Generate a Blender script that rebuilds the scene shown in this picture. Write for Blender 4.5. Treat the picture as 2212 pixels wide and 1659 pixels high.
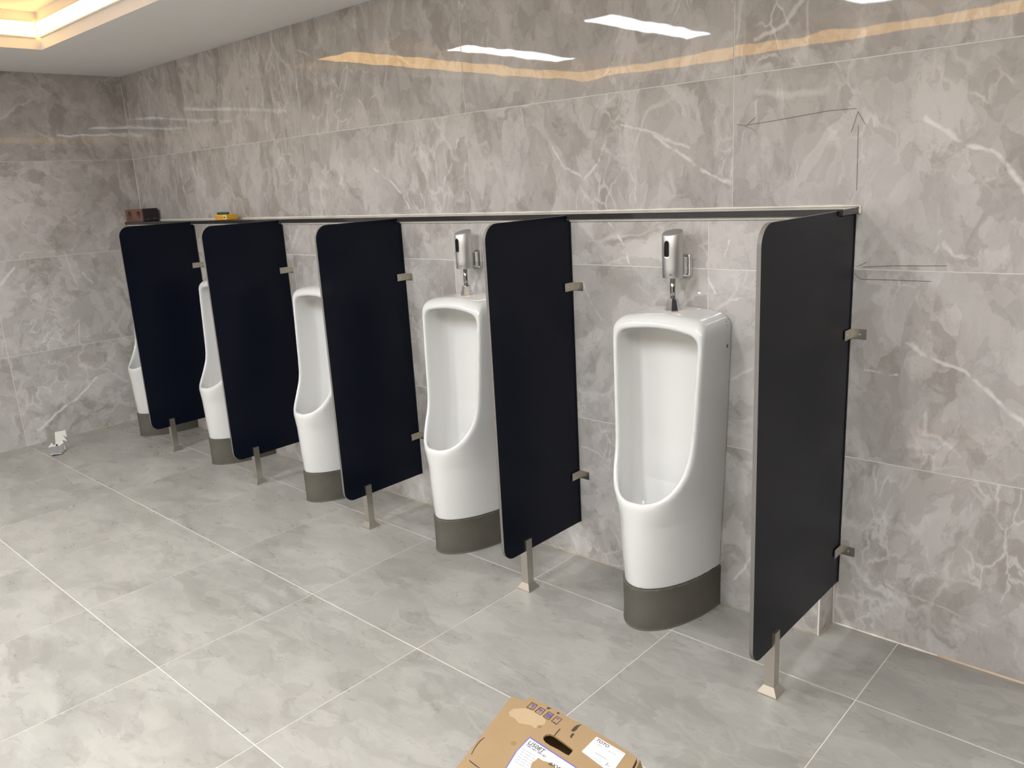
import bpy, bmesh, math, random
import numpy as np
from mathutils import Vector, Matrix

for o in list(bpy.data.objects): bpy.data.objects.remove(o, do_unlink=True)
S = bpy.context.scene
C = S.collection
random.seed(7)

# ------------------------------------------------------------------ camera, world, exposure
IW, IH, F = 2212.0, 1659.0, 1738.96
CAM = Vector((1.3029, -2.4992, 1.5169))
YAW, PIT, ROLL = -0.7537, -0.2474, -0.0566
fw = Vector((math.sin(YAW)*math.cos(PIT), math.cos(YAW)*math.cos(PIT), math.sin(PIT)))
rt = Vector((math.cos(YAW), -math.sin(YAW), 0)); up = rt.cross(fw)
RT = math.cos(ROLL)*rt + math.sin(ROLL)*up
UP = -math.sin(ROLL)*rt + math.cos(ROLL)*up
cam = bpy.data.cameras.new('camera'); cam.sensor_width = 36.0; cam.lens = F/IW*36.0; cam.clip_start = 0.02
co = bpy.data.objects.new('camera', cam); C.objects.link(co)
co.matrix_world = Matrix(((RT.x, UP.x, -fw.x, CAM.x), (RT.y, UP.y, -fw.y, CAM.y), (RT.z, UP.z, -fw.z, CAM.z), (0, 0, 0, 1)))
S.camera = co
w = bpy.data.worlds.new('world'); S.world = w; w.use_nodes = True
w.node_tree.nodes['Background'].inputs[0].default_value = (0.9, 0.95, 1, 1)
w.node_tree.nodes['Background'].inputs[1].default_value = 0.02
S.view_settings.view_transform = 'Standard'; S.view_settings.look = 'None'
S.view_settings.gamma = 1.0; S.view_settings.use_curve_mapping = False
S.view_settings.exposure = 0.04
PANEL_L = 20.0            # radiance of the panels' diffusers seen at a slant
PANEL_W, PANEL_SPREAD = 20.0, 160.0   # the panels' prismatic beam, aimed down
COVE_L = 7.0              # radiance of the warm cove strips

def hit(u, v, ax, val):   # photo pixel -> point on the axis-aligned plane it lies on
    d = RT*((u-IW/2)/F) + UP*(-(v-IH/2)/F) + fw
    t = (val-CAM[ax])/d[ax]
    return CAM + d*t

# ------------------------------------------------------------------ room numbers (metres)
XL, XR, YB, YF = -4.497, 3.28, 0.0, -4.72      # left wall, right wall, back wall, front wall
ZC, ZI = 2.335, 2.52                           # soffit, recessed ceiling
RX0, RX1, RY0, RY1 = -3.66, 2.44, -0.75, -3.97 # recess opening
D = 0.1104                                     # depth of the low plumbing wall
XE = 0.386                                     # its right end
ZS = 1.385                                     # top of its ledge
PX = [-3.530, -2.545, -1.570, -0.5955, 0.402]  # right faces of the partitions
UX = [-4.045, -3.066, -2.083, -1.100, -0.118]  # urinal axes

# ------------------------------------------------------------------ node helpers
def mat(name):
    m = bpy.data.materials.new(name); m.use_nodes = True
    return m, m.node_tree, m.node_tree.nodes['Principled BSDF']
def N(t, typ, **kw):
    n = t.nodes.new(typ)
    for k, v in kw.items(): setattr(n, k, v)
    return n
def setin(n, **kw):
    for k, v in kw.items(): n.inputs[k.replace('_', ' ')].default_value = v
    return n
def simple(name, col, rough=0.5, metal=0.0, spec=0.5, noise=0.0, nscale=30.0, bump=0.0, coat=0.0):
    m, t, b = mat(name)
    b.inputs['Base Color'].default_value = (*col, 1); b.inputs['Roughness'].default_value = rough
    b.inputs['Metallic'].default_value = metal; b.inputs['Specular IOR Level'].default_value = spec
    b.inputs['Coat Weight'].default_value = coat; b.inputs['Coat Roughness'].default_value = 0.05
    tc = N(t, 'ShaderNodeTexCoord'); nz = N(t, 'ShaderNodeTexNoise'); setin(nz, Scale=nscale, Detail=5.0)
    t.links.new(tc.outputs['Object'], nz.inputs['Vector'])
    mx = N(t, 'ShaderNodeMix', data_type='RGBA')
    mx.inputs[6].default_value = (*[c*(1-noise) for c in col], 1); mx.inputs[7].default_value = (*[min(1, c*(1+noise)) for c in col], 1)
    t.links.new(nz.outputs['Fac'], mx.inputs[0]); t.links.new(mx.outputs[2], b.inputs['Base Color'])
    if bump:
        bp = N(t, 'ShaderNodeBump'); setin(bp, Strength=bump, Distance=0.002)
        t.links.new(nz.outputs['Fac'], bp.inputs['Height']); t.links.new(bp.outputs[0], b.inputs['Normal'])
    return m
def emis(name, col, s):
    m, t, b = mat(name); t.nodes.remove(b)
    e = N(t, 'ShaderNodeEmission'); e.inputs[0].default_value = (*col, 1); e.inputs[1].default_value = s
    t.links.new(e.outputs[0], t.nodes['Material Output'].inputs[0]); return m

def marble(name, light, mid, dark, vein, rough, stretch=(1, 1, 1), segs=(), wave=0.0, vein_amt=1.0, cell=3.6, roughvar=0.0):
    """polished stone tile: clouds, brown breccia patches, crackle veins and the large veins listed in segs"""
    m, t, b = mat(name); L = t.links.new
    geo = N(t, 'ShaderNodeNewGeometry'); info = N(t, 'ShaderNodeObjectInfo')
    off = N(t, 'ShaderNodeVectorMath', operation='SCALE'); off.inputs[0].default_value = (37.0, 11.0, 23.0); L(info.outputs['Random'], off.inputs['Scale'])
    add = N(t, 'ShaderNodeVectorMath', operation='ADD'); L(geo.outputs['Position'], add.inputs[0]); L(off.outputs[0], add.inputs[1])
    st = N(t, 'ShaderNodeVectorMath', operation='MULTIPLY'); L(add.outputs[0], st.inputs[0]); st.inputs[1].default_value = stretch
    def noise(vec, sc, det=5.0, ro=0.55, dist=0.0):
        n = N(t, 'ShaderNodeTexNoise'); setin(n, Scale=sc, Detail=det, Roughness=ro, Distortion=dist); L(vec, n.inputs['Vector']); return n
    def warp(vec, sc, amt):
        n = noise(vec, sc, 3.0)
        s = N(t, 'ShaderNodeVectorMath', operation='SUBTRACT'); L(n.outputs['Color'], s.inputs[0]); s.inputs[1].default_value = (.5, .5, .5)
        k = N(t, 'ShaderNodeVectorMath', operation='SCALE'); L(s.outputs[0], k.inputs[0]); k.inputs['Scale'].default_value = amt
        a = N(t, 'ShaderNodeVectorMath', operation='ADD'); L(vec, a.inputs[0]); L(k.outputs[0], a.inputs[1]); return a.outputs[0]
    def ramp(x, lo, hi, a=0.0, bb=1.0):
        r = N(t, 'ShaderNodeMapRange', interpolation_type='SMOOTHSTEP'); L(x, r.inputs[0])
        for i, v in zip((1, 2, 3, 4), (lo, hi, a, bb)): r.inputs[i].default_value = v
        return r.outputs[0]
    def mul(x, y):
        q = N(t, 'ShaderNodeMath', operation='MULTIPLY'); L(x, q.inputs[0])
        if isinstance(y, float): q.inputs[1].default_value = y
        else: L(y, q.inputs[1])
        return q.outputs[0]
    def mix(f, a, bcol):
        q = N(t, 'ShaderNodeMix', data_type='RGBA'); L(f, q.inputs[0])
        if isinstance(a, tuple): q.inputs[6].default_value = (*a, 1)
        else: L(a, q.inputs[6])
        q.inputs[7].default_value = (*bcol, 1); return q.outputs[2]
    P = st.outputs[0]; Wp = warp(P, 1.9, 0.22); Wf = warp(warp(Wp, 8.0, 0.10), 26.0, 0.040)
    n1 = noise(Wf, 2.6, 8.0, 0.66, 0.2); col = mix(ramp(n1.outputs['Fac'], .40, .60), mid, light)
    n2 = noise(Wf, 3.3, 6.0, 0.6, 0.8); col = mix(mul(ramp(n2.outputs['Fac'], .53, .60), 0.70), col, dark)
    n3 = noise(Wf, 9.0, 9.0, 0.72); col = mix(mul(ramp(n3.outputs['Fac'], .49, .64), 0.55), col, light)
    n6 = noise(Wf, 19.0, 8.0, 0.78); col = mix(mul(ramp(n6.outputs['Fac'], .50, .64), 0.50), col, dark)
    # breccia: irregular clasts, each a little lighter or darker
    for sc_, am_ in ((5.0, .42), (13.0, .34)):
        vc = N(t, 'ShaderNodeTexVoronoi', feature='F1'); vc.inputs['Scale'].default_value = sc_; L(Wf, vc.inputs['Vector'])
        sp = N(t, 'ShaderNodeSeparateColor'); L(vc.outputs['Color'], sp.inputs[0])
        col = mix(mul(ramp(sp.outputs[0], .55, .95), am_), col, light); col = mix(mul(ramp(sp.outputs[1], .55, .95), am_), col, dark)
    vo = N(t, 'ShaderNodeTexVoronoi', feature='DISTANCE_TO_EDGE'); vo.inputs['Scale'].default_value = cell; L(Wf, vo.inputs['Vector'])
    n4 = noise(P, 1.9, 3.0); gate = ramp(n4.outputs['Fac'], .50, .64)
    col = mix(mul(mul(ramp(vo.outputs['Distance'], 0.0, 0.05, 1.0, 0.0), gate), 0.32*vein_amt), col, vein)
    vo2 = N(t, 'ShaderNodeTexVoronoi', feature='DISTANCE_TO_EDGE'); vo2.inputs['Scale'].default_value = cell*2.9; L(Wf, vo2.inputs['Vector'])
    n5 = noise(P, 3.1, 3.0); gate2 = ramp(n5.outputs['Fac'], .53, .66)
    col = mix(mul(mul(ramp(vo2.outputs['Distance'], 0.0, 0.07, 1.0, 0.0), gate2), 0.45*vein_amt), col, vein)
    # isolated hairline veins
    nv = noise(Wp, 1.3, 4.0, 0.5, 0.6); ab = N(t, 'ShaderNodeMath', operation='SUBTRACT'); L(nv.outputs['Fac'], ab.inputs[0]); ab.inputs[1].default_value = .5
    ab2 = N(t, 'ShaderNodeMath', operation='ABSOLUTE'); L(ab.outputs[0], ab2.inputs[0])
    ng = noise(P, 2.6, 2.0); col = mix(mul(mul(ramp(ab2.outputs[0], 0.0, 0.010, 1.0, 0.0), ramp(ng.outputs['Fac'], .56, .66)), 0.35*vein_amt), col, vein)
    if segs:
        wp = warp(geo.outputs['Position'], 9.0, 0.045); wp = warp(wp, 40.0, 0.012)
        acc = None
        for a, bb, r, amt in segs:
            ab_ = bb-a
            s = N(t, 'ShaderNodeVectorMath', operation='SUBTRACT'); L(wp, s.inputs[0]); s.inputs[1].default_value = a
            dt = N(t, 'ShaderNodeVectorMath', operation='DOT_PRODUCT'); L(s.outputs[0], dt.inputs[0]); dt.inputs[1].default_value = ab_/max(1e-6, ab_.length_squared)
            cl = N(t, 'ShaderNodeClamp'); L(dt.outputs['Value'], cl.inputs[0])
            sc = N(t, 'ShaderNodeVectorMath', operation='SCALE'); sc.inputs[0].default_value = ab_; L(cl.outputs[0], sc.inputs['Scale'])
            ds = N(t, 'ShaderNodeVectorMath', operation='DISTANCE'); L(s.outputs[0], ds.inputs[0]); L(sc.outputs[0], ds.inputs[1])
            mk = ramp(ds.outputs['Value'], r*0.15, r, amt, 0.0)
            if acc is None: acc = mk
            else:
                mx = N(t, 'ShaderNodeMath', operation='MAXIMUM'); L(acc, mx.inputs[0]); L(mk, mx.inputs[1]); acc = mx.outputs[0]
        col = mix(acc, col, vein)
    L(col, b.inputs['Base Color']); b.inputs['Roughness'].default_value = rough
    if roughvar:
        L(ramp(n3.outputs['Fac'], .3, .7, rough-roughvar, rough+roughvar), b.inputs['Roughness'])
    if wave:
        nw = noise(geo.outputs['Position'], 5.0, 2.0)
        bp = N(t, 'ShaderNodeBump'); setin(bp, Strength=1.0, Distance=wave); L(nw.outputs['Fac'], bp.inputs['Height']); L(bp.outputs[0], b.inputs['Normal'])
    return m

def polysegs(lines, ax, val):
    out = []
    for pts, r, amt in lines:
        q = [hit(u, v, ax, val) for u, v in pts]
        for a, bb in zip(q, q[1:]): out.append((a, bb, r, amt))
    return out

VB = [([(2000,258),(2046,282),(2085,316),(2138,322),(2192,376),(2235,440)], .011, .75),
      ([(1962,740),(2003,764),(2047,788),(2088,802),(2143,853),(2225,930)], .010, .7),
      ([(1740,-10),(1692,48),(1634,90)], .010, .5),
      ([(1412,292),(1452,318),(1482,342),(1525,372),(1580,398)], .010, .6),
      ([(1195,318),(1222,362),(1258,390),(1292,352),(1312,300)], .009, .55),
      ([(808,362),(846,394),(868,418),(884,448)], .009, .6),
      ([(990,300),(976,350),(960,400)], .008, .5),
      ([(1340,265),(1388,280),(1440,300),(1490,320)], .007, .5),
      ([(2032,500),(2030,530),(2008,556)], .010, .5), ([(2034,512),(2060,552),(2104,560)], .010, .5),
      ([(1632,198),(1690,204),(1790,198)], .016, .3), ([(1636,215),(1630,262)], .007, .4),
      ([(1826,1240),(1930,1272),(2040,1312),(2130,1352)], .006, .3),
      ([(1868,800),(1920,806),(1936,804)], .005, .5), ([(2000,895),(1996,940),(2025,948),(2070,985)], .010, .4),
      ([(1010,60),(985,150)], .005, .4), ([(640,108),(690,130),(668,150)], .008, .3), ([(760,200),(790,235),(812,205)], .007, .4)]
VC = [([(1318,478),(1342,522),(1362,572)], .007, .6), ([(1530,600),(1543,626),(1560,655),(1596,642),(1634,622)], .006, .7),
      ([(1536,548),(1560,556),(1576,520)], .006, .6), ([(1030,590),(1022,620),(1005,650)], .008, .5),
      ([(1640,790),(1600,806),(1578,822)], .008, .5), ([(1260,610),(1275,650),(1300,690)], .006, .4),
      ([(1588,1250),(1612,1215),(1638,1180)], .008, .5), ([(1255,960),(1290,975),(1320,1000)], .006, .4)]
VL = [([(85,930),(120,893),(165,862),(208,815)], .012, .75), ([(140,545),(150,580),(170,620)], .012, .35), ([(160,705),(172,690),(172,740)], .010, .45),
      ([(0,615),(30,580)], .012, .6), ([(200,610),(180,590)], .012, .4), ([(110,845),(135,840)], .014, .35)]

WL, WM, WD, WV = (.57, .55, .53), (.425, .41, .394), (.32, .297, .27), (.79, .775, .75)
M_back = marble('stone_tile_back', WL, WM, WD, WV, 0.02, stretch=(1.25, 1, .8), segs=polysegs(VB, 1, 0.0), wave=0.0005)
M_low = marble('stone_tile_low', WL, WM, WD, WV, 0.05, segs=polysegs(VC, 1, -D), wave=0.0005)
M_left = marble('stone_tile_left', WL, WM, WD, WV, 0.02, segs=polysegs(VL, 0, XL), wave=0.0005)
M_wall = marble('stone_tile_plain', WL, WM, WD, WV, 0.05)
M_white = marble('white_wall_tile', (.84, .84, .83), (.80, .80, .79), (.76, .755, .74), (.88, .88, .87), 0.08, vein_amt=.3)
M_floor = marble('stone_tile_floor', (.375, .362, .330), (.312, .301, .274), (.252, .242, .217), (.45, .438, .40), 0.33, stretch=(.75, 1.5, 1), vein_amt=.5, cell=2.2, roughvar=.08)
M_grout = simple('grout', (.72, .70, .66), .8, noise=.08, nscale=60)
M_fgrout = simple('floor_grout', (.66, .63, .56), .8, noise=.25, nscale=9)
M_paint = simple('white_paint', (.90, .885, .865), .75, noise=.02, nscale=4)
M_black = simple('black_laminate', (.0034, .0052, .0125), .30, noise=.12, nscale=140, bump=.10, spec=.16)
M_edge = simple('laminate_edge', (.17, .16, .145), .5, noise=.1, nscale=80)
M_gap_shadow = simple('gap_shadow', (.006, .006, .007), .5)  # near-black colour for the shade between partition and wall
M_steel = simple('brushed_steel', (.62, .59, .53), .33, metal=1, noise=.06, nscale=200)
M_screw = simple('screw_steel', (.62, .58, .52), .3, metal=1)
M_chrome = simple('chrome', (.80, .80, .80), .06, metal=1)
M_pipe = simple('dark_chrome_pipe', (.36, .36, .36), .14, metal=1)
M_satin = simple('satin_nickel', (.62, .615, .60), .50, metal=1, noise=.03, nscale=90)
M_glass = simple('sensor_glass', (.008, .008, .009), .25, spec=.25)
M_ceram = simple('glazed_ceramic', (.70, .70, .685), .07, noise=.01, nscale=5, coat=.6, spec=.5)
M_cem = simple('cement_mortar', (.103, .094, .076), .85, noise=.42, nscale=9, bump=.8)
M_caulk = simple('cream_caulk', (.80, .76, .68), .6, noise=.15, nscale=30)
M_dirty = simple('dirty_caulk', (.44, .38, .28), .7, noise=.35, nscale=12)
M_granite = simple('dark_granite', (.035, .034, .034), .10, noise=.5, nscale=220)
M_trim = simple('white_tile_trim', (.80, .78, .73), .35)
M_pencil = simple('pencil_graphite', (.16, .15, .145), .7)
M_print = simple('black_print', (.03, .03, .03), .6)

# ------------------------------------------------------------------ mesh helpers
def link(name, me, m, parent=None):
    o = bpy.data.objects.new(name, me); C.objects.link(o)
    if m is not None and not me.materials:
        for x in (m if isinstance(m, (list, tuple)) else [m]): me.materials.append(x)
    if parent is not None: o.parent = parent
    return o
def bmobj(name, bm, m, parent=None, smooth=False):
    bmesh.ops.recalc_face_normals(bm, faces=bm.faces)
    me = bpy.data.meshes.new(name); bm.to_mesh(me); bm.free()
    if smooth: me.polygons.foreach_set('use_smooth', [True]*len(me.polygons))
    return link(name, me, m, parent)
def box(bm, x0, x1, y0, y1, z0, z1, mi=0):
    v = [bm.verts.new((x, y, z)) for z in (z0, z1) for x, y in ((x0, y0), (x1, y0), (x1, y1), (x0, y1))]
    for f in ((0,3,2,1), (4,5,6,7), (0,1,5,4), (1,2,6,5), (2,3,7,6), (3,0,4,7)):
        bm.faces.new([v[i] for i in f]).material_index = mi
def boxobj(name, dims, m, parent=None, bevel=0.0, seg=2):
    bm = bmesh.new(); box(bm, *dims)
    if bevel: bmesh.ops.bevel(bm, geom=list(bm.edges), offset=bevel, segments=seg, affect='EDGES', profile=.5)
    return bmobj(name, bm, m, parent)
def prism(bm, pts, axis, a, b, mi_side=0, mi_cap=0):
    """extrude a 2D outline along an axis: 'x' outline (y,z), 'y' outline (x,z), 'z' outline (x,y)"""
    f = {'x': lambda p, h: (h, p[0], p[1]), 'y': lambda p, h: (p[0], h, p[1]), 'z': lambda p, h: (p[0], p[1], h)}[axis]
    A = [bm.verts.new(f(p, a)) for p in pts]; B = [bm.verts.new(f(p, b)) for p in pts]
    n = len(pts)
    bm.faces.new(A[::-1]).material_index = mi_cap; bm.faces.new(B).material_index = mi_cap
    for i in range(n): bm.faces.new((A[i], A[(i+1) % n], B[(i+1) % n], B[i])).material_index = mi_side
def loft(bm, rings, cap=True):
    R = [[bm.verts.new(p) for p in r] for r in rings]
    for a, b in zip(R, R[1:]):
        n = len(a)
        for i in range(n): bm.faces.new((a[i], a[(i+1) % n], b[(i+1) % n], b[i]))
    if cap: bm.faces.new(R[0][::-1]); bm.faces.new(R[-1])
def arc(cx, cy, r, a0, a1, n=8):
    return [(cx+r*math.cos(math.radians(a0+(a1-a0)*i/n)), cy+r*math.sin(math.radians(a0+(a1-a0)*i/n))) for i in range(n+1)]
def ell(cx, cy, z, rx, ry, n=32, zf=None):
    out = []
    for i in range(n):
        a = 2*math.pi*i/n; x = cx+rx*math.cos(a); y = cy+ry*math.sin(a)
        out.append((x, y, z if zf is None else zf(x, y)))
    return out
def tag(o, label, cat, group=None):
    o['label'] = label; o['category'] = cat
    if group: o['group'] = group
    return o
def thing(name, loc, label, cat, group=None, rz=0.0):
    o = bpy.data.objects.new(name, None); C.objects.link(o); o.location = loc; o.rotation_euler = (0, 0, rz); o.empty_display_size = .05
    return tag(o, label, cat, group)
def struct(o): o['kind'] = 'structure'; return o
def copy_tree(o, parent=None):
    c = o.copy(); C.objects.link(c); c.parent = parent
    for ch in list(o.children): copy_tree(ch, c)
    return c

# ------------------------------------------------------------------ tiled surfaces
TILES = {}
def tile(parent, centre, su, sv, rot, m, th=.008, tilt=0.0):
    """a tile: local x along su, local z along sv, front face on local y=0"""
    key = (round(su, 4), round(sv, 4), m.name)
    if key not in TILES:
        bm = bmesh.new(); box(bm, -su/2, su/2, 0, th, -sv/2, sv/2)
        bmesh.ops.bevel(bm, geom=[e for e in bm.edges if all(abs(v.co.y) < 1e-6 for v in e.verts)], offset=.0007, segments=1, affect='EDGES')
        bmesh.ops.recalc_face_normals(bm, faces=bm.faces)
        me = bpy.data.meshes.new('tile'); bm.to_mesh(me); bm.free(); me.materials.append(m); TILES[key] = me
    o = bpy.data.objects.new('tile', TILES[key]); C.objects.link(o); o.parent = parent
    o.location = centre
    r = rot.copy()
    if tilt: r = r @ Matrix.Rotation(random.uniform(-tilt, tilt), 3, 'X') @ Matrix.Rotation(random.uniform(-tilt, tilt), 3, 'Z')
    o.rotation_euler = r.to_euler(); return o
def tiled(parent, to3d, rot, us, vs, m, gap=.0026, tilt=0.0, skip=None):
    for i, (u0, u1) in enumerate(zip(us, us[1:])):
        for j, (v0, v1) in enumerate(zip(vs, vs[1:])):
            if skip and skip(u0, u1, v0, v1): continue
            tile(parent, to3d((u0+u1)/2, (v0+v1)/2), u1-u0-gap, v1-v0-gap, rot, m, tilt=tilt)
I3 = Matrix.Identity(3)
ZR = [0, .6, 1.2, 1.8, ZC]
TL = math.radians(.06)

wb = struct(boxobj('wall_back', (XL-.15, XR+.15, .0012, .15, -.1, 2.75), M_grout))
BX = [XL, -3.648, -2.4317, -1.2234, 0.0, 1.2165, 2.433, XR]
tiled(wb, lambda u, v: (u, 0, v), I3, BX, ZR, M_back, tilt=TL, skip=lambda a, b, c, d: (b < .01 and d < 1.25) or (a == 0.0 and d < 1.25))
for c, d in ((0, .6), (.6, 1.2)):
    tile(wb, ((XE+.006+1.2165)/2, 0, (c+d)/2), 1.2165-XE-.006-.0026, d-c-.0026, I3, M_back, tilt=TL)
wl = struct(boxobj('wall_left', (XL-.15, XL-.0012, YF-.15, .0, -.1, 2.75), M_grout))
tiled(wl, lambda u, v: (XL, u, v), Matrix.Rotation(math.pi/2, 3, 'Z'), [YF, -3.427, -2.210, -.9936, 0.0], ZR, M_left, tilt=TL)
wr = struct(boxobj('wall_right', (XR+.0012, XR+.15, YF-.15, .0, -.1, 2.75), M_grout))
tiled(wr, lambda u, v: (XR, u, v), Matrix.Rotation(-math.pi/2, 3, 'Z'), [YF, -3.6, -2.4, -1.2, 0.0], ZR, M_wall)
wf = struct(boxobj('wall_front', (XL-.15, XR+.15, YF-.15, YF-.0012, -.1, 2.75), M_grout))
tiled(wf, lambda u, v: (u, YF, v), Matrix.Rotation(math.pi, 3, 'Z'), BX, ZR, M_white)
# low plumbing wall with its ledge
wlow = struct(boxobj('wall_lower', (XL+.001, XE-.0012, -D+.0012, -.001, 0.001, ZS-.019), M_grout))
tiled(wlow, lambda u, v: (u, -D, v), I3, [XL+.002, -3.70, -2.485, -1.238, -.027, XE-.004], [0.001, .6, 1.2, ZS-.020], M_low, tilt=TL*.5)
for c, d in ((.001, .6), (.6, 1.2), (1.2, ZS-.020)):
    tile(wlow, (XE, -D/2, (c+d)/2), D-.004, d-c-.0026, Matrix.Rotation(math.pi/2, 3, 'Z'), M_low)
boxobj('corner_trim', (XE-.004, XE+.0012, -D-.0012, -D+.0035, .0, ZS-.020), M_trim, wlow)
# floor
fl = struct(boxobj('floor', (XL-.15, XR+.15, YF-.15, .15, -.1, -.0012), M_fgrout))
FX = [XL]+[.602-.6165*k for k in range(8, -1, -1)]; FX = [x for x in FX if x > XL+.02]; FX = [XL]+FX
x = FX[-1]
while x+.6165 < XR-.05: x += .6165; FX.append(x)
FX.append(XR)
FY = [YF]+[-.372-.611*k for k in range(7, -1, -1) if -.372-.611*k > YF+.02]+[-.001]
RF = Matrix.Rotation(-math.pi/2, 3, 'X')   # tile face up
tiled(fl, lambda u, v: (u, v, 0), RF, FX, FY, M_floor, gap=.0030)
# caulk along the walls' feet
def bead(name, pts, r, m, parent, jitter=.25):
    bm = bmesh.new(); rings = []
    for i, p in enumerate(pts):
        p = Vector(p); tdir = (Vector(pts[min(i+1, len(pts)-1)])-Vector(pts[max(i-1, 0)])).normalized()
        a = tdir.cross(Vector((0, 0, 1)));  a = a.normalized() if a.length > .1 else Vector((1, 0, 0)); bb = tdir.cross(a).normalized()
        q = r*(1+random.uniform(-jitter, jitter)); rings.append([tuple(p+a*q*math.cos(k*math.pi/3)+bb*q*math.sin(k*math.pi/3)) for k in range(6)])
    loft(bm, rings); return bmobj(name, bm, m, parent, smooth=True)
ln = lambda a, b, n: [tuple(Vector(a).lerp(Vector(b), i/n)) for i in range(n+1)]
bead('caulk', ln((XE+.012, -.0005, .0), (.72, -.0005, .0), 20), .0035, M_caulk, wb, .5)
bead('caulk', ln((.72, -.0005, .0), (XR-.01, -.0005, .0), 60), .0055, simple('tan_caulk', (.62, .46, .33), .6, noise=.2, nscale=8), wb, .3)
bead('caulk', ln((XL+.01, -D-.0005, 0), (XE, -D-.0005, 0), 160), .0022, M_dirty, wlow, .6)
bead('caulk', ln((XE+.0005, -D, .0), (XE+.0005, -.004, .0), 8), .0035, M_dirty, wlow, .4)
bead('caulk', ln((XL+.0005, -D-.01, .0), (XL+.0005, YF+.02, .0), 60), .0025, M_dirty, wl, .5)
bead('caulk', ln((XL+.0008, -.0008, ZS+.004), (XL+.0008, -.0008, ZC-.002), 16), .0026, M_grout, wl, .3)
bead('caulk', ln((XE+.003, -.0005, .006), (XE+.003, -.0005, ZS-.03), 16), .0025, M_caulk, wlow, .3)

# ceiling: soffit ring around a recess
bm = bmesh.new()
o4 = [(XL-.15, YF-.15), (XR+.15, YF-.15), (XR+.15, .15), (XL-.15, .15)]; i4 = [(RX0, RY1), (RX1, RY1), (RX1, RY0), (RX0, RY0)]
def ring(z): return [bm.verts.new((*p, z)) for p in o4], [bm.verts.new((*p, z)) for p in i4]
oL, iL = ring(ZC); oU, iU = ring(ZI); oT = [bm.verts.new((*p, ZI+.15)) for p in o4]
for k in range(4):
    j = (k+1) % 4
    bm.faces.new((oL[k], oL[j], iL[j], iL[k])); bm.faces.new((iL[k], iL[j], iU[j], iU[k])); bm.faces.new((oL[k], oL[j], oT[j], oT[k]))
bm.faces.new(iU); bm.faces.new(oT)
for v in oU: bm.verts.remove(v)
struct(bmobj('ceiling', bm, M_paint))

M_cove = emis('warm_led', (1.0, .56, .17), COVE_L)
M_panel = emis('panel_diffuser', (.945, .98, 1.02), PANEL_L)
M_alu = simple('white_aluminium', (.75, .75, .74), .4)
z0, z1 = 2.397, 2.468
for dims, lab in (((RX0, RX0+.012, RY1+.02, RY0-.02), 'warm glowing cove light in ceiling recess by the left wall'),
                  ((RX0+.02, RX1-.02, RY0-.012, RY0), 'warm glowing cove light in ceiling recess above the urinals'),
                  ((RX0+.02, RX1-.02, RY1, RY1+.012), 'warm cove light seen mirrored as long orange band in wall tiles'),
                  ((RX1-.012, RX1, RY1+.02, RY0-.02), 'warm cove light at the recess end farthest from the corner')):
    t = thing('cove_light', ((dims[0]+dims[1])/2, (dims[2]+dims[3])/2, z0), lab, 'light', 'warm cove lights of the ceiling recess')
    cx, cy = t.location.x, t.location.y; a = (dims[0]-cx, dims[1]-cx, dims[2]-cy, dims[3]-cy)
    boxobj('diffuser', (*a, 0, z1-z0), M_cove, t)
    boxobj('profile', (*a, z1-z0, z1-z0+.006), M_alu, t); boxobj('profile', (*a, -.006, 0), M_alu, t)
ordn = ['nearest the far left wall, mirrored beside the orange band', 'second from the left wall, mirrored brightest above the flush valves', 'third from the left wall, mirrored at the top edge', 'fourth from the left wall, out over the end partition', 'last one, farthest from the left wall']
for k in range(5):
    px = -3.05+1.22*k
    t = thing('panel_light', (px, -2.37, ZI), 'long white ceiling light panel, '+ordn[k], 'light', 'ceiling light panels in a row')
    boxobj('frame', (-.112, .112, -.612, .612, -.074, -.0), M_alu, t, .004)
    boxobj('diffuser', (-.100, .100, -.600, .600, -.080, -.0745), M_panel, t)
    la = bpy.data.lights.new('panel_beam', 'AREA'); la.shape = 'RECTANGLE'; la.size = .20; la.size_y = 1.20
    la.energy = PANEL_W; la.spread = math.radians(PANEL_SPREAD); la.color = (.945, .98, 1.02)
    lo = bpy.data.objects.new('panel_beam', la); C.objects.link(lo); lo.parent = t; lo.location = (0, 0, -.0815)

# ------------------------------------------------------------------ ledge slab on the low wall
t = thing('ledge_shelf', ((XL+XE)/2, -.07, ZS-.019), 'long dark granite ledge capping the low wall behind the urinals', 'ledge')
cx = t.location.x
boxobj('slab', (XL+.004-cx, .412-cx, -.130+.07, -.002+.07, 0, .019), M_granite, t, .0012, 1)
def bead2(name, a, b, r, n, m): o = bead(name, ln(a, b, n), r, m, t, .3); return o
bead2('caulk', (XL+.004-cx, .0660, .0215), (.412-cx, .0660, .0215), .0046, 120, M_caulk)
bead2('caulk', (.414-cx, .0668, .0225), (.414-cx, .0668, -.001), .0038, 6, M_caulk)
boxobj('trim_strip', (XL+.004-cx, XE-cx, -D-.007+.07, -D-.0015+.07, -.008, -.0008), M_trim, t)

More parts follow.
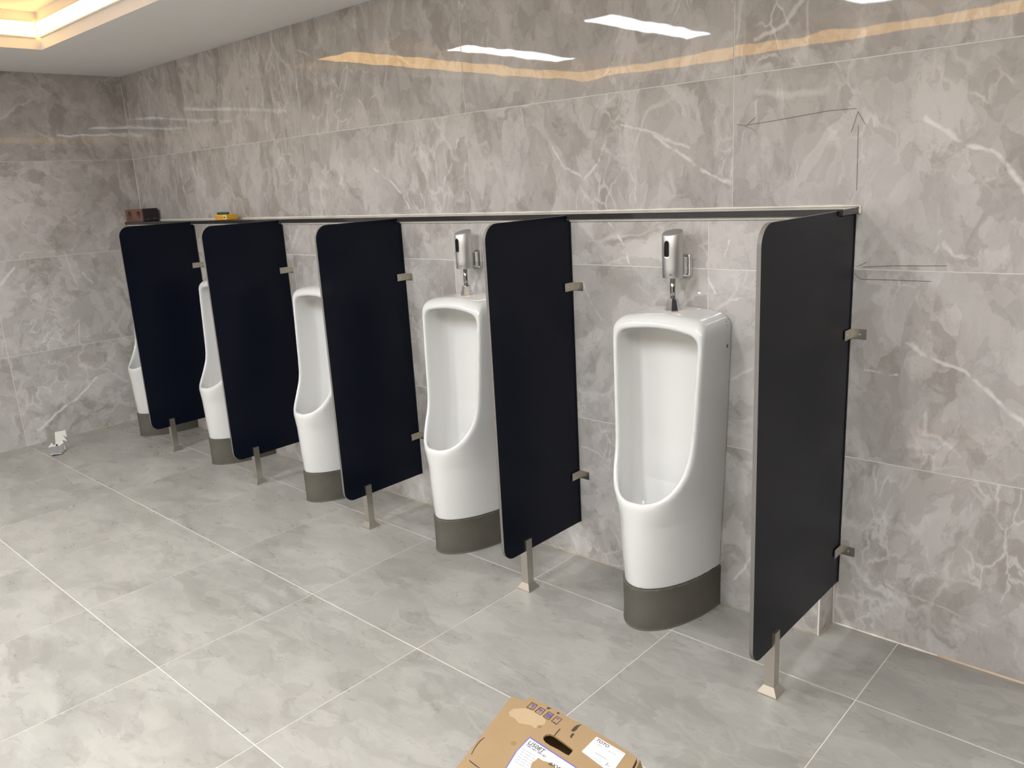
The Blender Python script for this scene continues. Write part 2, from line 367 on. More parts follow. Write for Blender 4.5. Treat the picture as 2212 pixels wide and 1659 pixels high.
# ------------------------------------------------------------------ partitions
ZT, ZB = 1.380, .158
TH = .012
def partition(px, yw, yf, zcl, label, foot_y, bar):
    t = thing('urinal_partition', (px-TH/2, yw, 0), label, 'partition', 'black urinal partitions')
    L_ = yf-yw                                     # negative, local y of the front edge
    r1, r2 = .058, .050
    slab_y = -.1325-yw                             # notch around the granite ledge
    pts = [(-.002, ZB), (-.002, ZS-.022), (slab_y, ZS-.022), (slab_y, ZT)]
    pts += arc(L_+r1, ZT-r1, r1, 90, 180, 8)+arc(L_+r2, ZB+r2, r2, 180, 270, 8)
    bm = bmesh.new(); prism(bm, pts, 'x', -TH/2, TH/2, 1, 0); bmobj('panel', bm, [M_black, M_edge], t)
    boxobj('edge_gap_shadow', (TH/2, TH/2+.0025, -.0055, -.0015, ZB, ZS-.024), M_gap_shadow, t)  # dark strip painting in the shadow of the gap at the wall
    # foot: square post forked over the panel, flared flange
    fy = foot_y-yw; h = .016
    bm = bmesh.new(); zl = ZB-.0005
    box(bm, -h, h, fy-h, fy+h, .024, zl); box(bm, TH/2+.0004, h, fy-h, fy+h, zl, ZB+.048); box(bm, -h, -TH/2-.0004, fy-h, fy+h, zl, ZB+.048)
    f = bmobj('foot_post', bm, M_steel, t)
    bm = bmesh.new(); sq = lambda a, z: [(-a, fy-a, z), (a, fy-a, z), (a, fy+a, z), (-a, fy+a, z)]
    loft(bm, [sq(.030, 0), sq(.030, .006), sq(.0165, .027)]); bmobj('flange', bm, M_steel, f)
    for zc in zcl:
        bm = bmesh.new(); q = TH/2+.0028
        hh = .0155
        out = [(q, -.0008), (q+.047, -.0008), (q+.047, -.0030), (q+.0024, -.0030), (q+.0024, -.052), (q, -.052)]
        prism(bm, out, 'z', zc-hh, zc+hh)
        b = bmobj('wall_bracket', bm, M_steel, t)
        bm = bmesh.new(); loft(bm, [[(q+.028+r*math.cos(k*math.pi/5), y, zc+r*math.sin(k*math.pi/5)) for k in range(10)] for r, y in ((.0036, -.0030), (.0032, -.0040), (.0012, -.0034))])
        bmobj('screw', bm, M_screw, b)
        bm = bmesh.new(); loft(bm, [[(x_, -.032+r*math.cos(k*math.pi/5), zc+r*math.sin(k*math.pi/5)) for k in range(10)] for r, x_ in ((.0036, q+.0024), (.0032, q+.0034), (.0012, q+.0028))])
        bmobj('screw', bm, M_screw, b)
    return t
PL = ['black laminate urinal partition nearest the far left corner, below the brown block', 'black urinal partition second from the left corner, near the yellow box',
      'black urinal partition in the middle of the row of five', 'black urinal partition beside the nearest urinal, on its left', 'charcoal end partition nearest the camera, closing the row on the right']
for k in range(4): partition(PX[k], -D, -.568, (1.117, .345+.008*k-.006), PL[k], -.443, k)
partition(PX[4], 0.0, -.620, (1.002, .276), PL[4], -.484, 4)

# ------------------------------------------------------------------ urinal (implicit solid, meshed with surface nets)
UZ0, UZ1 = .152, 1.068
def surface_net(f, org, h):
    nx, ny, nz = f.shape; s = f < 0
    idx = -np.ones((nx-1, ny-1, nz-1), int)
    cnt = np.zeros((nx-1, ny-1, nz-1)); acc = np.zeros((nx-1, ny-1, nz-1, 3))
    sl = lambda o: tuple(slice(o[k], f.shape[k]-1+o[k]) for k in range(3))
    for ax in range(3):
        o1, o2 = [k for k in range(3) if k != ax]
        for a in (0, 1):
            for b in (0, 1):
                p = [0, 0, 0]; p[o1] = a; p[o2] = b; q = list(p); q[ax] = 1
                fa, fb = f[sl(p)], f[sl(q)]; cr = (fa < 0) != (fb < 0)
                tt = np.where(cr, fa/np.where(cr, fa-fb, 1), 0)
                cnt += cr
                for k in range(3): acc[..., k] += cr*(p[k]+(tt if k == ax else 0))
    act = cnt > 0; idx[act] = np.arange(act.sum())
    base = np.stack(np.nonzero(act), 1); V = (base+acc[act]/cnt[act][:, None])*h+org
    faces = []
    for ax in range(3):
        o1, o2 = [(1, 2), (2, 0), (0, 1)][ax]
        hi = [slice(1, n-1) for n in f.shape]; hi[ax] = slice(0, f.shape[ax]-1)
        lo = list(hi); lo[ax] = slice(1, f.shape[ax])
        A = s[tuple(hi)]; B = s[tuple(lo)]; cr = np.nonzero(A != B)
        g = [c+(0 if k == ax else 1) for k, c in enumerate(cr)]
        def cell(d1, d2):
            q = [x.copy() for x in g]; q[o1] = q[o1]-d1; q[o2] = q[o2]-d2; return idx[tuple(q)]
        Q = np.stack([cell(1, 1), cell(0, 1), cell(0, 0), cell(1, 0)], 1)
        flip = ~A[cr]; Q[flip] = Q[flip][:, ::-1]; faces.append(Q)
    return V, np.concatenate(faces)
def smax(a, b, k): h = np.clip(.5+.5*(a-b)/k, 0, 1); return b*(1-h)+a*h+k*h*(1-h)
def urinal_mesh(h=.005):
    xs = np.arange(-.20, .2001, h); ys = np.arange(-.012, .36, h); zs = np.arange(UZ0-.012, UZ1+.02, h)
    X, T, Z = np.meshgrid(xs, ys, zs, indexing='ij')
    I = lambda pts: np.interp(Z, [p[0] for p in pts], [p[1] for p in pts])
    def sup(hw, d, n):
        g = ((np.abs(X)/hw)**n+(np.abs(T)/d)**n+1e-9)**(1/n)-1
        gr = np.gradient(g, h); return g/np.maximum(np.sqrt(gr[0]**2+gr[1]**2+gr[2]**2), 1.0)
    hw = I([(.15, .146), (.30, .152), (.46, .160), (.70, .170), (.95, .179), (1.07, .181)])
    dd = I([(.15, .320), (.25, .326), (.40, .330), (.50, .332), (1.07, .345)])
    n = I([(.15, 2.0), (.38, 2.1), (.46, 2.5), (.55, 3.2), (.75, 3.5), (1.07, 3.5)])
    full = sup(hw, dd, n)
    zr = np.array([.30, .444, .457, .467, .482, .502, .527, .555, .590, .630, .690, .770, .90, 1.07])
    tr = np.array([1.4, .430, .348, .316, .292, .271, .251, .233, .217, .207, .201, .196, .188, .178])
    zz = np.linspace(.30, 1.1, 460); ty = np.interp(zz, zr, tr); kk = np.ones(9)/9; ty = np.convolve(np.pad(ty, 4, 'edge'), kk, 'valid')
    rim = T-np.interp(Z, zz, ty); slope = np.gradient(ty, zz); rim = rim/np.sqrt(1+np.interp(Z, zz, slope)**2)
    body = smax(full, rim, .020)
    body = smax(body, Z-(UZ1+.004-.55*X**2-.05*np.maximum(T, 0)), .050)
    body = np.maximum(body, -T); body = np.maximum(body, UZ0-Z)
    wall = .021
    tb = I([(.28, .16), (.38, .115), (.46, .088), (.60, .068), (.80, .056), (.96, .050), (1.07, .055)])
    cav = sup(hw-wall, dd-wall*.9, n)
    cav = smax(cav, tb-T, .045)
    zt = UZ1-.040-.35*np.maximum(T-.10, 0)*0
    cav = smax(cav, Z-(1.022-.9*np.abs(X)**2), .035)
    cav = smax(cav, .31-Z, .05)
    f = smax(body, -cav, .016)
    V, Q = surface_net(f, np.array([xs[0], ys[0], zs[0]]), h)
    V[:, 2] = np.maximum(V[:, 2], UZ0); V[:, 1] = np.maximum(V[:, 1], .0012)
    # light Laplacian smoothing off the flat back and bottom
    E = np.concatenate([Q[:, [0, 1]], Q[:, [1, 2]], Q[:, [2, 3]], Q[:, [3, 0]]])
    for lam in (.5, -.52)*4:
        s = np.zeros_like(V); c = np.zeros(len(V))
        np.add.at(s, E[:, 0], V[E[:, 1]]); np.add.at(c, E[:, 0], 1); np.add.at(s, E[:, 1], V[E[:, 0]]); np.add.at(c, E[:, 1], 1)
        free = ((V[:, 2] > UZ0+.004) & (V[:, 1] > .004))[:, None]
        V = np.where(free, V+lam*(s/c[:, None]-V), V)
    V[:, 1] *= -1; V[:, 2] -= UZ0; Q = Q[:, ::-1]
    me = bpy.data.meshes.new('ceramic_body'); me.from_pydata(V.tolist(), [], Q.tolist()); me.update()
    me.polygons.foreach_set('use_smooth', [True]*len(me.polygons)); me.materials.append(M_ceram)
    return me
UME = urinal_mesh()
ulab = ['white ceramic urinal mostly hidden behind the far left partition', 'white ceramic urinal between the first and second partitions from the left', 'white ceramic urinal between second and third partitions from the left',
        'white ceramic urinal between third and fourth partitions, with visible flush valve', 'nearest and largest white ceramic urinal, fully visible beside the end partition']
plab = ['grey cement plinth under the far left urinal', 'grey cement plinth under the second urinal from the left', 'grey cement plinth under the middle urinal', 'grey cement plinth under the urinal left of the nearest one', 'large grey cement plinth under the nearest urinal']
vlab = ['satin sensor flush valve above the far left urinal', 'satin sensor flush valve above the second urinal from the left', 'satin sensor flush valve above the middle urinal', 'satin sensor flush valve half hidden by the fourth partition', 'satin sensor flush valve above the nearest urinal']

def make_urinal():
    t = thing('urinal', (0, -D, UZ0), '', 'urinal', 'white urinals in a row')
    link('ceramic_body', UME, M_ceram, t)
    # mounting hole and small printed mark on the right flank
    def flank(y, z): return .1825 if z > .85 else .175
    bm = bmesh.new()
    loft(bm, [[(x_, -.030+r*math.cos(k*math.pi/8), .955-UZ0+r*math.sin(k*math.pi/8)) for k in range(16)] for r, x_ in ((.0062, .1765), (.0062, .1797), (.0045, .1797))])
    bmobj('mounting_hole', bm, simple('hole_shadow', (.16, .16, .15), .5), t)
    return t
U0 = make_urinal()
# printed mark: find the flank's real x there so that the ink lies on the glaze
Vn = np.array([v.co[:] for v in UME.vertices])
def flank_x(y, z):
    k = np.argsort((Vn[:, 1]-y)**2+(Vn[:, 2]-z)**2+1e3*(Vn[:, 0] < .05))[:4]; return float(Vn[k, 0].max())
def ink(parent, name, y0, y1, za, zb):
    x_ = max(flank_x(y, z) for y in (y0, y1) for z in (za, zb))
    return boxobj(name, (x_+.0002, x_+.0005, y0, y1, za, zb), M_print, parent)
for o in U0.children:
    if o.name.startswith('mounting_hole'): o.location.x = flank_x(-.030, .955-UZ0)-.1792
zl = 1.028-UZ0
for y0, y1, za, zb in ((-.034, -.030, zl+.007, zl+.0095), (-.034, -.024, zl+.0045, zl+.0053), (-.036, -.024, zl-.004, zl-.0034), (-.036, -.027, zl-.0065, zl-.0059), (-.019, -.016, zl+.010, zl+.013)):
    ink(U0, 'printed_mark', y0, y1, za, zb)

def make_plinth():
    bm = bmesh.new(); rng = random.Random(3); n = 60; rings = []
    def outl(a, b, zf):
        r = [(a, 0.0, zf(0)), ] ; r = []
        for i in range(n+1):
            th = math.pi*i/n; r.append((a*math.cos(th), -.0016-b*math.sin(th), zf(i)))
        return r
    jag = [-abs(rng.uniform(-.0035, .0035)+.003*math.sin(i*.55)*math.sin(i*.13)) for i in range(n+1)]
    rings = [outl(.150, .329, lambda i: 0.0), outl(.1475, .326, lambda i: .006), outl(.1478, .326, lambda i: .08), outl(.1490, .3265, lambda i: UZ0-.0008+jag[i]), outl(.143, .318, lambda i: UZ0-.0006)]
    loft(bm, rings); return bm
PL0 = None
for k, x_ in enumerate(UX):
    u = U0 if k == 0 else copy_tree(U0)
    u.location.x = x_; u['label'] = ulab[k]
    if PL0 is None: p_ = PL0 = bmobj('cement_plinth', make_plinth(), M_cem)
    else: p_ = PL0.copy(); C.objects.link(p_)
    p_.location = (x_, -D, 0); tag(p_, plab[k], 'plinth', 'cement plinths under the urinals')

# ------------------------------------------------------------------ flush valves
def make_valve():
    t = thing('flush_valve', (0, -D, UZ1), '', 'flush valve', 'sensor flush valves')
    yc = -.074; zb, zt = 1.178-UZ1, 1.330-UZ1
    bm = bmesh.new(); rx, ry = .0335, .036
    top = lambda x, y: zt-.004+(y-yc)*.24
    rings = [ell(0, yc, zb, rx*.94, ry*.94, 40), ell(0, yc, zb+.002, rx, ry, 40)]
    rings += [ell(0, yc, zb+.03*i, rx, ry, 40) for i in (1, 2, 3)]
    rings += [ell(0, yc, 0, rx, ry, 40, lambda x, y: top(x, y)-.003), ell(0, yc, 0, rx*.95, ry*.95, 40, lambda x, y: top(x, y)), ell(0, yc, 0, rx*.4, ry*.4, 40, lambda x, y: top(x, y)+.0012)]
    loft(bm, rings); b = bmobj('valve_body', bm, M_satin, t, True)
    b.data.polygons.foreach_set('use_smooth', [abs(p.normal.z) < .6 for p in b.data.polygons])
    def capsule(name, w, hgt, push, m, dep):
        bm = bmesh.new(); z = 1.274-UZ1
        o = arc(0, hgt/2-w, w, 0, 180, 8)+arc(0, -hgt/2+w, w, 180, 360, 8)
        surf = lambda x: yc-ry*math.sqrt(max(0, 1-(x/rx)**2))
        loft(bm, [[(x, surf(x)+.004, z+zz) for x, zz in o], [(x, surf(x)-push, z+zz) for x, zz in o]]); return bmobj(name, bm, m, b)
    capsule('window_bezel', .0105, .058, .0006, M_chrome, .004); capsule('sensor_window', .0085, .053, .0010, M_glass, .004)
    boxobj('maker_mark', (.004, .017, yc-.0348, yc-.0335, zb+.012, zb+.0138), M_print, b)
    boxobj('wall_arm', (-.0285, .0285, yc+.030, -.020, 1.185-UZ1, 1.243-UZ1), M_chrome, t, .003)
    boxobj('wall_plate', (-.033, .033, -.022, -.0015, 1.176-UZ1, 1.250-UZ1), M_chrome, t, .004)
    bm = bmesh.new(); loft(bm, [ell(0, yc, z, .0085, .0085, 20) for z in (.030, zb+.001)]); bmobj('supply_pipe', bm, M_pipe, t, True)
    bm = bmesh.new(); hx = lambda r, z: [(r*math.cos(a*math.pi/4+.39), yc+r*math.sin(a*math.pi/4+.39), z) for a in range(8)]
    loft(bm, [hx(.0275, -.0035), hx(.0275, .003), hx(.0185, .038), hx(.012, .041)]); bmobj('coupling', bm, M_chrome, t)
    return t
V0 = make_valve()
for k, x_ in enumerate(UX):
    v = V0 if k == 0 else copy_tree(V0)
    v.location = (x_+.003, -D, UZ1-.001); v['label'] = vlab[k]

# ------------------------------------------------------------------ things on the ledge
t = thing('hollow_block', (-4.352, -.070, ZS+.0005), 'reddish brown block with two holes and a black end, in the ledge corner', 'block')
M_clay = simple('fired_clay', (.20, .105, .075), .85, noise=.3, nscale=25, bump=.5)
bm = bmesh.new()
def holed(bm, w, h, holes, rx, rz_, y0, y1):
    """block w x h with oval holes right through it along y"""
    loops = []
    for y in (y0, y1):
        o = [bm.verts.new((x, y, z)) for x, z in ((-w/2, 0), (w/2, 0), (w/2, h), (-w/2, h))]
        hl = [[bm.verts.new((cx_+rx*math.cos(k*math.pi/10), y, cz+rz_*math.sin(k*math.pi/10))) for k in range(20)] for cx_, cz in holes]
        ed = []
        for lp in [o]+hl: ed += [bm.edges.new((lp[i], lp[(i+1) % len(lp)])) for i in range(len(lp))]
        bmesh.ops.triangle_fill(bm, edges=ed, use_beauty=True, use_dissolve=False); loops.append([o]+hl)
    for a, b in zip(*loops):
        n = len(a)
        for i in range(n): bm.faces.new((a[i], a[(i+1) % n], b[(i+1) % n], b[i]))
holed(bm, .262, .080, [(-.066, .044), (.074, .044)], .030, .025, -.048, .046); bmobj('block', bm, M_clay, t)
bm = bmesh.new(); prism(bm, arc(.042, .012, .008, -90, 0, 4)+arc(.042, .073, .010, 0, 90, 4)+arc(-.046, .081, .002, 90, 180, 2)+arc(-.046, .006, .002, 180, 270, 2), 'x', .1312, .150)
bmobj('black_end', bm, simple('black_plastic', (.013, .013, .016), .45, noise=.3, nscale=40), t)
M_scuff = simple('grey_scuff', (.16, .16, .165), .7, noise=.4, nscale=120)
for y0, y1, za, zb in ((-.030, -.016, .010, .015), (.012, .028, .013, .018)): boxobj('scuff', (.1502, .1506, y0, y1, za, zb), M_scuff, t)
t = thing('yellow_packet', (-3.195, -.074, ZS+.0005), 'small yellow cardboard packet lying on the ledge above the second partition', 'packet')
M_yel = simple('yellow_card', (.75, .42, .03), .55, noise=.08, nscale=30); M_org = simple('orange_print', (.75, .25, .08), .55)
boxobj('carton', (-.070, .070, -.034, .034, 0, .030), M_yel, t, .002)
for x0, x1, za, zb, m_ in ((-.066, -.038, .006, .022, M_org), (-.030, -.022, .010, .023, M_org), (-.012, .010, .010, .022, M_org), (.026, .058, .006, .025, M_trim)): boxobj('printed_patch', (x0, x1, -.0346, -.0341, za, zb), m_, t)
boxobj('printed_mark', (.033, .050, -.0351, -.0347, .010, .020), M_print, t)
t = tag(boxobj('green_marker', (-.060, .060, -.009, .009, 0, .014), simple('green_plastic', (.02, .10, .04), .4), None, .005, 3), 'short dark green plastic stick lying on the yellow packet', 'marker')
t.location = (-3.200, -.088, ZS+.0310)

# ------------------------------------------------------------------ white scrap on the floor in the corner
M_foam = simple('white_card', (.86, .85, .80), .6, noise=.03, nscale=20); M_greyc = simple('grey_card', (.36, .36, .37), .7)
sx = lambda u, v, x_=-4.14: hit(u, v, 0, x_)
t = thing('packing_scrap', (-4.14, -.93, .001), 'folded white packing scrap standing on the floor near the left wall', 'scrap')
def sheet(name, pts, m, th=.004):
    bm = bmesh.new(); q = [Vector(p) for p in pts]; nrm = (q[1]-q[0]).cross(q[2]-q[0]).normalized()*th
    A = [bm.verts.new(p) for p in q]; B = [bm.verts.new(p-nrm) for p in q]; n = len(q)
    bm.faces.new(A); bm.faces.new(B[::-1])
    for i in range(n): bm.faces.new((A[i], B[i], B[(i+1) % n], A[(i+1) % n]))
    o = bmobj(name, bm, m, t); o.location = -t.location; return o
# open tray with a grey front, and an upright torn strip rising out of it
fr = lambda u, v: sx(u, v, -4.10)
bk = lambda u, v: sx(u, v, -4.155)
g = lambda p: (p.x, p.y, max(p.z, .0015))
sheet('tray_front', [g(fr(104, 967)), g(fr(109, 981)), g(fr(133, 979)), g(fr(127, 963))], M_greyc)
sheet('tray_floor', [g(fr(109, 981)), g(fr(133, 979)), (bk(140, 972).x, bk(140, 972).y, .004), (bk(112, 972).x, bk(112, 972).y, .004)], M_foam)
sheet('tray_side', [g(fr(133, 979)), g(bk(141, 971)), g(bk(138, 955)), g(fr(127, 963))], M_foam)
sheet('tray_back', [g(bk(104, 966)), g(bk(112, 956)), g(bk(114, 961)), g(bk(124, 959)), g(bk(124, 972)), g(bk(108, 974))], M_foam)
sheet('torn_strip', [g(bk(120, 962)), g(bk(118, 934)), g(bk(141, 929)), g(bk(142, 935)), g(bk(144, 944)), g(bk(135, 940)), g(bk(145, 953)), g(bk(134, 950)), g(bk(142, 969)), g(bk(135, 978))], M_foam)

# ------------------------------------------------------------------ pencil marks on the tiles
def stroke(parent, pts, wd=.0010):
    bm = bmesh.new(); q = [hit(u, v, 1, -.0026) for u, v in pts]
    for a, b in zip(q, q[1:]):
        d_ = (b-a).normalized(); n_ = Vector((-d_.z, 0, d_.x))*wd/2; k = d_*wd*.4
        vs = [bm.verts.new(p) for p in (a-k+n_, b+k+n_, b+k-n_, a-k-n_)]; ws = [bm.verts.new((v.co.x, v.co.y+.0008, v.co.z)) for v in vs]
        bm.faces.new(vs); bm.faces.new(ws[::-1])
        for i in range(4): bm.faces.new((vs[i], ws[i], ws[(i+1) % 4], vs[(i+1) % 4]))
    o = bmobj('pencil_line', bm, M_pencil, parent); o.location = -parent.location; return o
for lab, strokes in (('pencil arrow pointing left on the upper wall tile above the end partition', [[(1613,270),(1665,262),(1730,250),(1790,239),(1850,234)], [(1592,268),(1612,273)], [(1613,270),(1631,254)], [(1608,271),(1632,283)]]),
                     ('upright pencil arrow on the wall above the end partition', [[(1850,411),(1852,340),(1854,270)], [(1839,285),(1853,241),(1870,270)]]),
                     ('pencil double arrow pointing at the right edge of the end partition', [[(1864,577),(1930,574),(2044,574)], [(1850,576),(1873,566)], [(1846,591),(1859,603),(1940,605),(2010,608)]])):
    c_ = hit(*strokes[0][0], 1, 0)
    t = thing('pencil_arrow', (c_.x, 0, c_.z), lab, 'drawing')
    for s_ in strokes: stroke(t, s_)

# ------------------------------------------------------------------ cardboard carton in the foreground
ZX = .22
M_card = simple('corrugated_card', (.31, .207, .106), .8, noise=.12, nscale=9, bump=.3)
M_cardin = simple('card_inside', (.27, .185, .10), .85, noise=.15, nscale=12)
M_stain = simple('card_stain', (.41, .30, .175), .8, noise=.10, nscale=16); M_spot = simple('card_spot', (.26, .16, .075), .8)
M_tear = simple('card_tear', (.05, .037, .025), .9)
M_paper = simple('white_paper', (.78, .78, .79), .6, noise=.02, nscale=8); M_blue = simple('blue_print', (.09, .08, .42), .6); M_violet = simple('violet_print', (.13, .09, .26), .6)
M_dk = simple('dark_print', (.05, .045, .045), .6); M_gp = simple('grey_print', (.38, .38, .39), .6)
hx_ = lambda u, v, z=ZX: hit(u, v, 2, z)
A_, B_, C_ = hx_(1105, 1504), hx_(1376, 1637), hx_(1000, 1640)
ed = (C_-A_).normalized(); LEN = .62
ct = thing('cardboard_carton', ((A_.x+B_.x)/2, (A_.y+B_.y)/2, 0), 'open brown cardboard carton with white product labels on the floor in front', 'carton')
loc = lambda p: Vector(p)-ct.location
def cpart(name, bm, m, parent=None):
    return bmobj(name, bm, m, parent if parent is not None else ct)
# outline of the top panel (far edge slightly torn) with the hand hole
far = [(1105,1504),(1117,1508),(1126,1513),(1137,1512),(1144,1505),(1168,1517),(1200,1532),(1236,1554),(1262,1566),(1290,1582),(1330,1606),(1376,1637)]
outer = [hx_(*p) for p in far]; outer += [outer[-1]+ed*LEN, outer[0]+ed*LEN]
z_ = lambda pts, s=4.608, ox=960, oy=1480: [(ox+a/s, oy+b/s) for a, b in pts]
hole = [hx_(*p) for p in z_([(985,540),(984,515),(1008,493),(1048,485),(1090,500),(1180,563),(1282,640),(1270,665),(1238,700),(1212,690),(1130,640),(1050,600),(1003,568)])]
bm = bmesh.new()
lo_, hi_ = [], []
for z, acc_ in ((ZX, hi_), (ZX-.005, lo_)):
    eds = []
    for lp in (outer, hole):
        vs = [bm.verts.new(loc((p.x, p.y, z))) for p in lp]; acc_.append(vs)
        eds += [bm.edges.new((vs[i], vs[(i+1) % len(vs)])) for i in range(len(vs))]
    bmesh.ops.triangle_fill(bm, edges=eds, use_beauty=True, use_dissolve=False)
for a, b in zip(hi_, lo_):
    for i in range(len(a)): bm.faces.new((a[i], a[(i+1) % len(a)], b[(i+1) % len(b)], b[i]))
top = cpart('top_panel', bm, M_card)
def slab(name, a, b, z0_, z1_, inw, m):
    a, b = Vector((a.x, a.y, 0)), Vector((b.x, b.y, 0)); n_ = Vector((-(b-a).y, (b-a).x, 0)).normalized()*inw
    bm = bmesh.new(); prism(bm, [tuple(loc(p))[:2] for p in (a, b, b+n_, a+n_)], 'z', z0_, z1_); return cpart(name, bm, m)
q0, q1 = outer[0], outer[11]; q2, q3 = outer[-2], outer[-1]
slab('side_panel', q1, q0, .0015, ZX-.0055, .005, M_card)      # far side
slab('side_panel', q0, q3, .0015, ZX-.0055, .005, M_card)      # left side
slab('side_panel', q3, q2, .0015, ZX-.0055, .005, M_card)      # near side, out of view
bm = bmesh.new(); prism(bm, [tuple(loc((p.x, p.y, 0)))[:2] for p in (q0, q1, q2, q3)], 'z', .0005, .0050); cpart('bottom_panel', bm, M_cardin)
# opened end on the right: a flap hanging outwards
fo = [q1+Vector((.004, 0, -.003)), q1+ed*.20+Vector((.004, 0, -.003)), q1+ed*.20+Vector((.045, .01, -.13)), q1+ed*.02+Vector((.045, .01, -.12))]
bm = bmesh.new(); va = [bm.verts.new(loc(p)) for p in fo]; vb = [bm.verts.new(loc(p+Vector((.005, 0, .001)))) for p in fo]
bm.faces.new(va); bm.faces.new(vb[::-1])
for i in range(4): bm.faces.new((va[i], vb[i], vb[(i+1) % 4], va[(i+1) % 4]))
cpart('end_flap', bm, M_cardin)
def flat(name, pts, m, lift=.0006, parent=top, th=.0004):
    bm = bmesh.new(); prism(bm, [tuple(loc(hx_(*p)))[:2] for p in pts], 'z', ZX+lift-th, ZX+lift); return cpart(name, bm, m, parent)
z_ = lambda pts, s=4.608, ox=960, oy=1480: [(ox+a/s, oy+b/s) for a, b in pts]
flat('pale_stain', z_([(640,270),(690,235),(800,230),(870,250),(960,290),(1010,350),(1000,390),(900,430),(860,400),(740,380),(700,330),(650,310)]), M_stain, .0003, th=.0002)
flat('dark_spot', z_([(660,580),(670,562),(695,557),(716,566),(720,580),(708,596),(685,603),(665,596)]), M_spot, .0004, th=.0002)
flat('dark_spot', z_([(920,410),(940,400),(970,402),(968,424),(940,430)]), M_spot, .0006, th=.0002)
for pts in ([(1260,455),(1290,420),(1320,400),(1365,395),(1335,415),(1310,450),(1285,465)], [(1250,520),(1258,498),(1278,478),(1296,494),(1276,505),(1268,530)], [(1015,238),(1030,218),(1062,232),(1040,240)], [(1118,282),(1128,268),(1150,280),(1132,290)], [(1090,505),(1115,470),(1150,432),(1156,440),(1120,478),(1100,505)]):
    flat('tear', z_(pts), M_tear, .0008, th=.0003)
flat('crease', z_([(265,690),(300,620),(345,560),(395,520),(400,525),(350,568),(306,626),(272,692)]), M_tear, .0005, th=.0003)
flat('crease', z_([(245,742),(262,756),(320,800),(360,830),(352,832),(310,806),(250,760)]), M_tear, .0005, th=.0003)
# handling pictograms
def sq(a, b, c, d):
    P_ = [Vector((*p, 0)) for p in (a, b, c, d)]; ctr = sum(P_, Vector())/4
    for i in range(4):
        p, q = P_[i], P_[(i+1) % 4]; e = (q-p).normalized(); n_ = Vector((-e.y, e.x, 0))*5
        if (ctr-p).dot(n_) < 0: n_ = -n_
        flat('pictogram_frame', z_([tuple(v)[:2] for v in (p, q, q+n_, p+n_)]), M_dk, .0007+.0001*i, th=.0002)
pg = [((872,170),(930,200),(878,255),(818,222)), ((955,218),(1008,248),(955,303),(897,268)), ((1040,262),(1092,294),(1038,350),(980,315)), ((1120,308),(1172,340),(1118,396),(1060,360))]
for q in pg: sq(*q)
flat('fragile_symbol', z_([(875,185),(905,198),(893,215),(880,218),(868,205)]), M_violet, .0009); flat('fragile_symbol', z_([(876,215),(882,218),(866,240),(858,238)]), M_violet, .0008)
flat('umbrella_symbol', z_([(935,248),(945,236),(965,238),(978,252),(975,265),(955,255)]), M_violet, .0009); flat('umbrella_symbol', z_([(955,255),(959,258),(945,280),(940,277)]), M_violet, .0008)
flat('stack_symbol', z_([(1025,285),(1050,283),(1072,298),(1060,320),(1035,330),(1008,315)]), M_violet, .0009)
flat('up_symbol', z_([(1120,325),(1142,338),(1134,346),(1112,334)]), M_violet, .0009); flat('up_symbol', z_([(1090,366),(1112,380),(1106,388),(1084,374)]), M_violet, .0009)
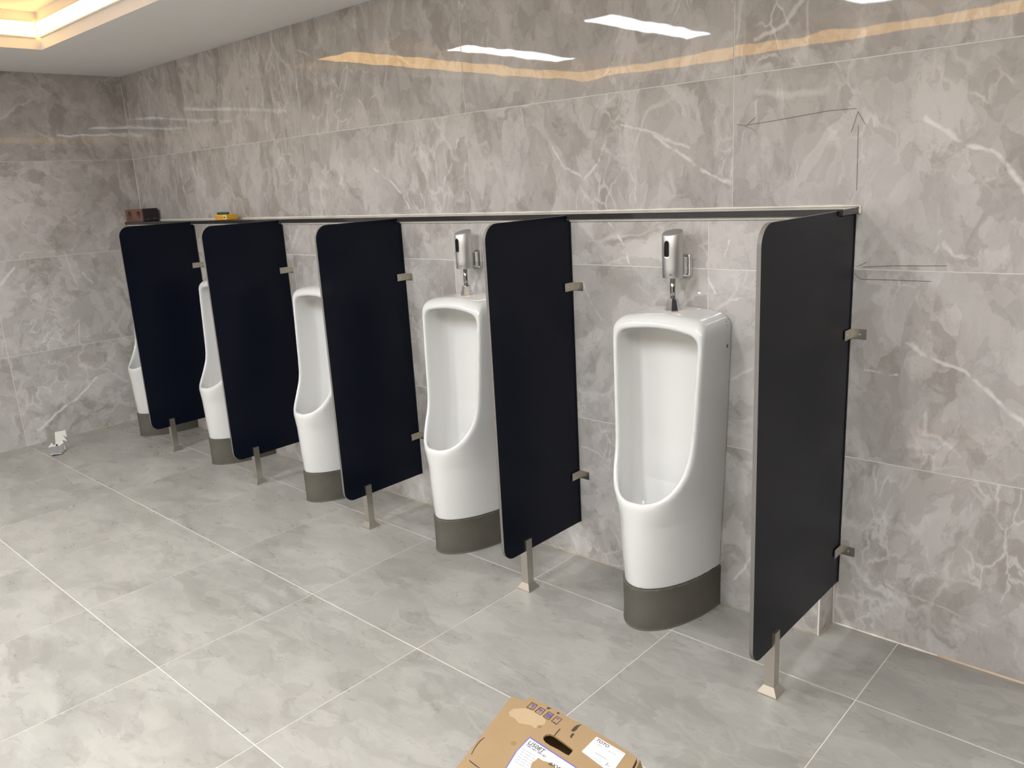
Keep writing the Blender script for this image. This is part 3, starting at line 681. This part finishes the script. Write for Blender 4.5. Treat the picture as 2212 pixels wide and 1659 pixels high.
# label sheet and sticker
lab = [(850,518),(1440,905),(1110,1465),(455,1076),(715,660)]
flat('product_label', z_(lab), M_blue, .0010)
flat('label_sheet', z_([(850,532),(1424,908),(1105,1448),(472,1072),(725,662)]), M_paper, .0013)
flat('torn_patch', z_([(880,770),(905,755),(935,727),(955,742),(985,760),(1030,770),(1080,800),(1120,850),(1090,900),(980,930),(890,890),(855,840),(862,800)]), M_card, .0017)
st_ = flat('shipping_sticker', z_([(1512,520),(1520,520),(1800,685),(1800,692),(1680,860),(1630,860),(1372,668),(1370,660)]), M_paper, .0011)
def text(body, u, v, px_h, m, ang=None, lift=.0016, parent=top, bold=0.0, name='printed_text'):
    cu = bpy.data.curves.new(name, 'FONT'); cu.body = body; cu.extrude = .0001; cu.resolution_u = 3; cu.offset = bold
    u2, v2 = z_([(u, v)])[0]; p0 = hx_(u2, v2); p1 = hx_(*z_([(u+100, v+62)])[0]); d_ = p1-p0
    e = hx_(*z_([(u-35, v+60)])[0])-p0
    cu.size = px_h*e.length/(math.hypot(35, 60))*1.35
    tmp = bpy.data.objects.new('tmp', cu); C.objects.link(tmp)
    bpy.context.view_layer.update(); me = bpy.data.meshes.new_from_object(tmp); bpy.data.objects.remove(tmp)
    o = link(name, me, m, parent); o.location = loc((p0.x, p0.y, ZX+lift)); o.rotation_euler = (0, 0, math.atan2(d_.y, d_.x)); return o
text('U508T', 822, 585, 42, M_print, bold=.0002)
text('Tiểu nam đặt sàn', 803, 602, 21, M_dk, bold=.0001)
for k in range(6):
    for a0, a1 in ((0, 34), (42, 96), (104, 104+(22, 40, 30, 46, 28, 36)[k])):
        u0, v0 = 778-15*k, 630+25*k; w_ = 9
        flat('printed_line', z_([(u0+a0, v0+.62*a0), (u0+a1, v0+.62*a1), (u0+a1-w_*.5, v0+.62*a1+w_), (u0+a0-w_*.5, v0+.62*a0+w_)]), M_gp, .0015, th=.0002)
text('#XW', 1032, 790, 38, M_print, bold=.0002)
text('TOTO', 1505, 555, 30, M_print, bold=.0002); text('U508T', 1480, 580, 22, M_gp); text('#XW', 1622, 665, 22, M_gp); text('1', 1590, 795, 36, M_print)
for (a, b, wd) in (((1505,675),(1620,740),8), ((1480,725),(1560,770),5), ((1710,650),(1790,690),5), ((1620,795),(1650,812),9)):
    flat('printed_line', z_([a, b, (b[0]-wd*.5, b[1]+wd), (a[0]-wd*.5, a[1]+wd)]), M_gp, .0015)
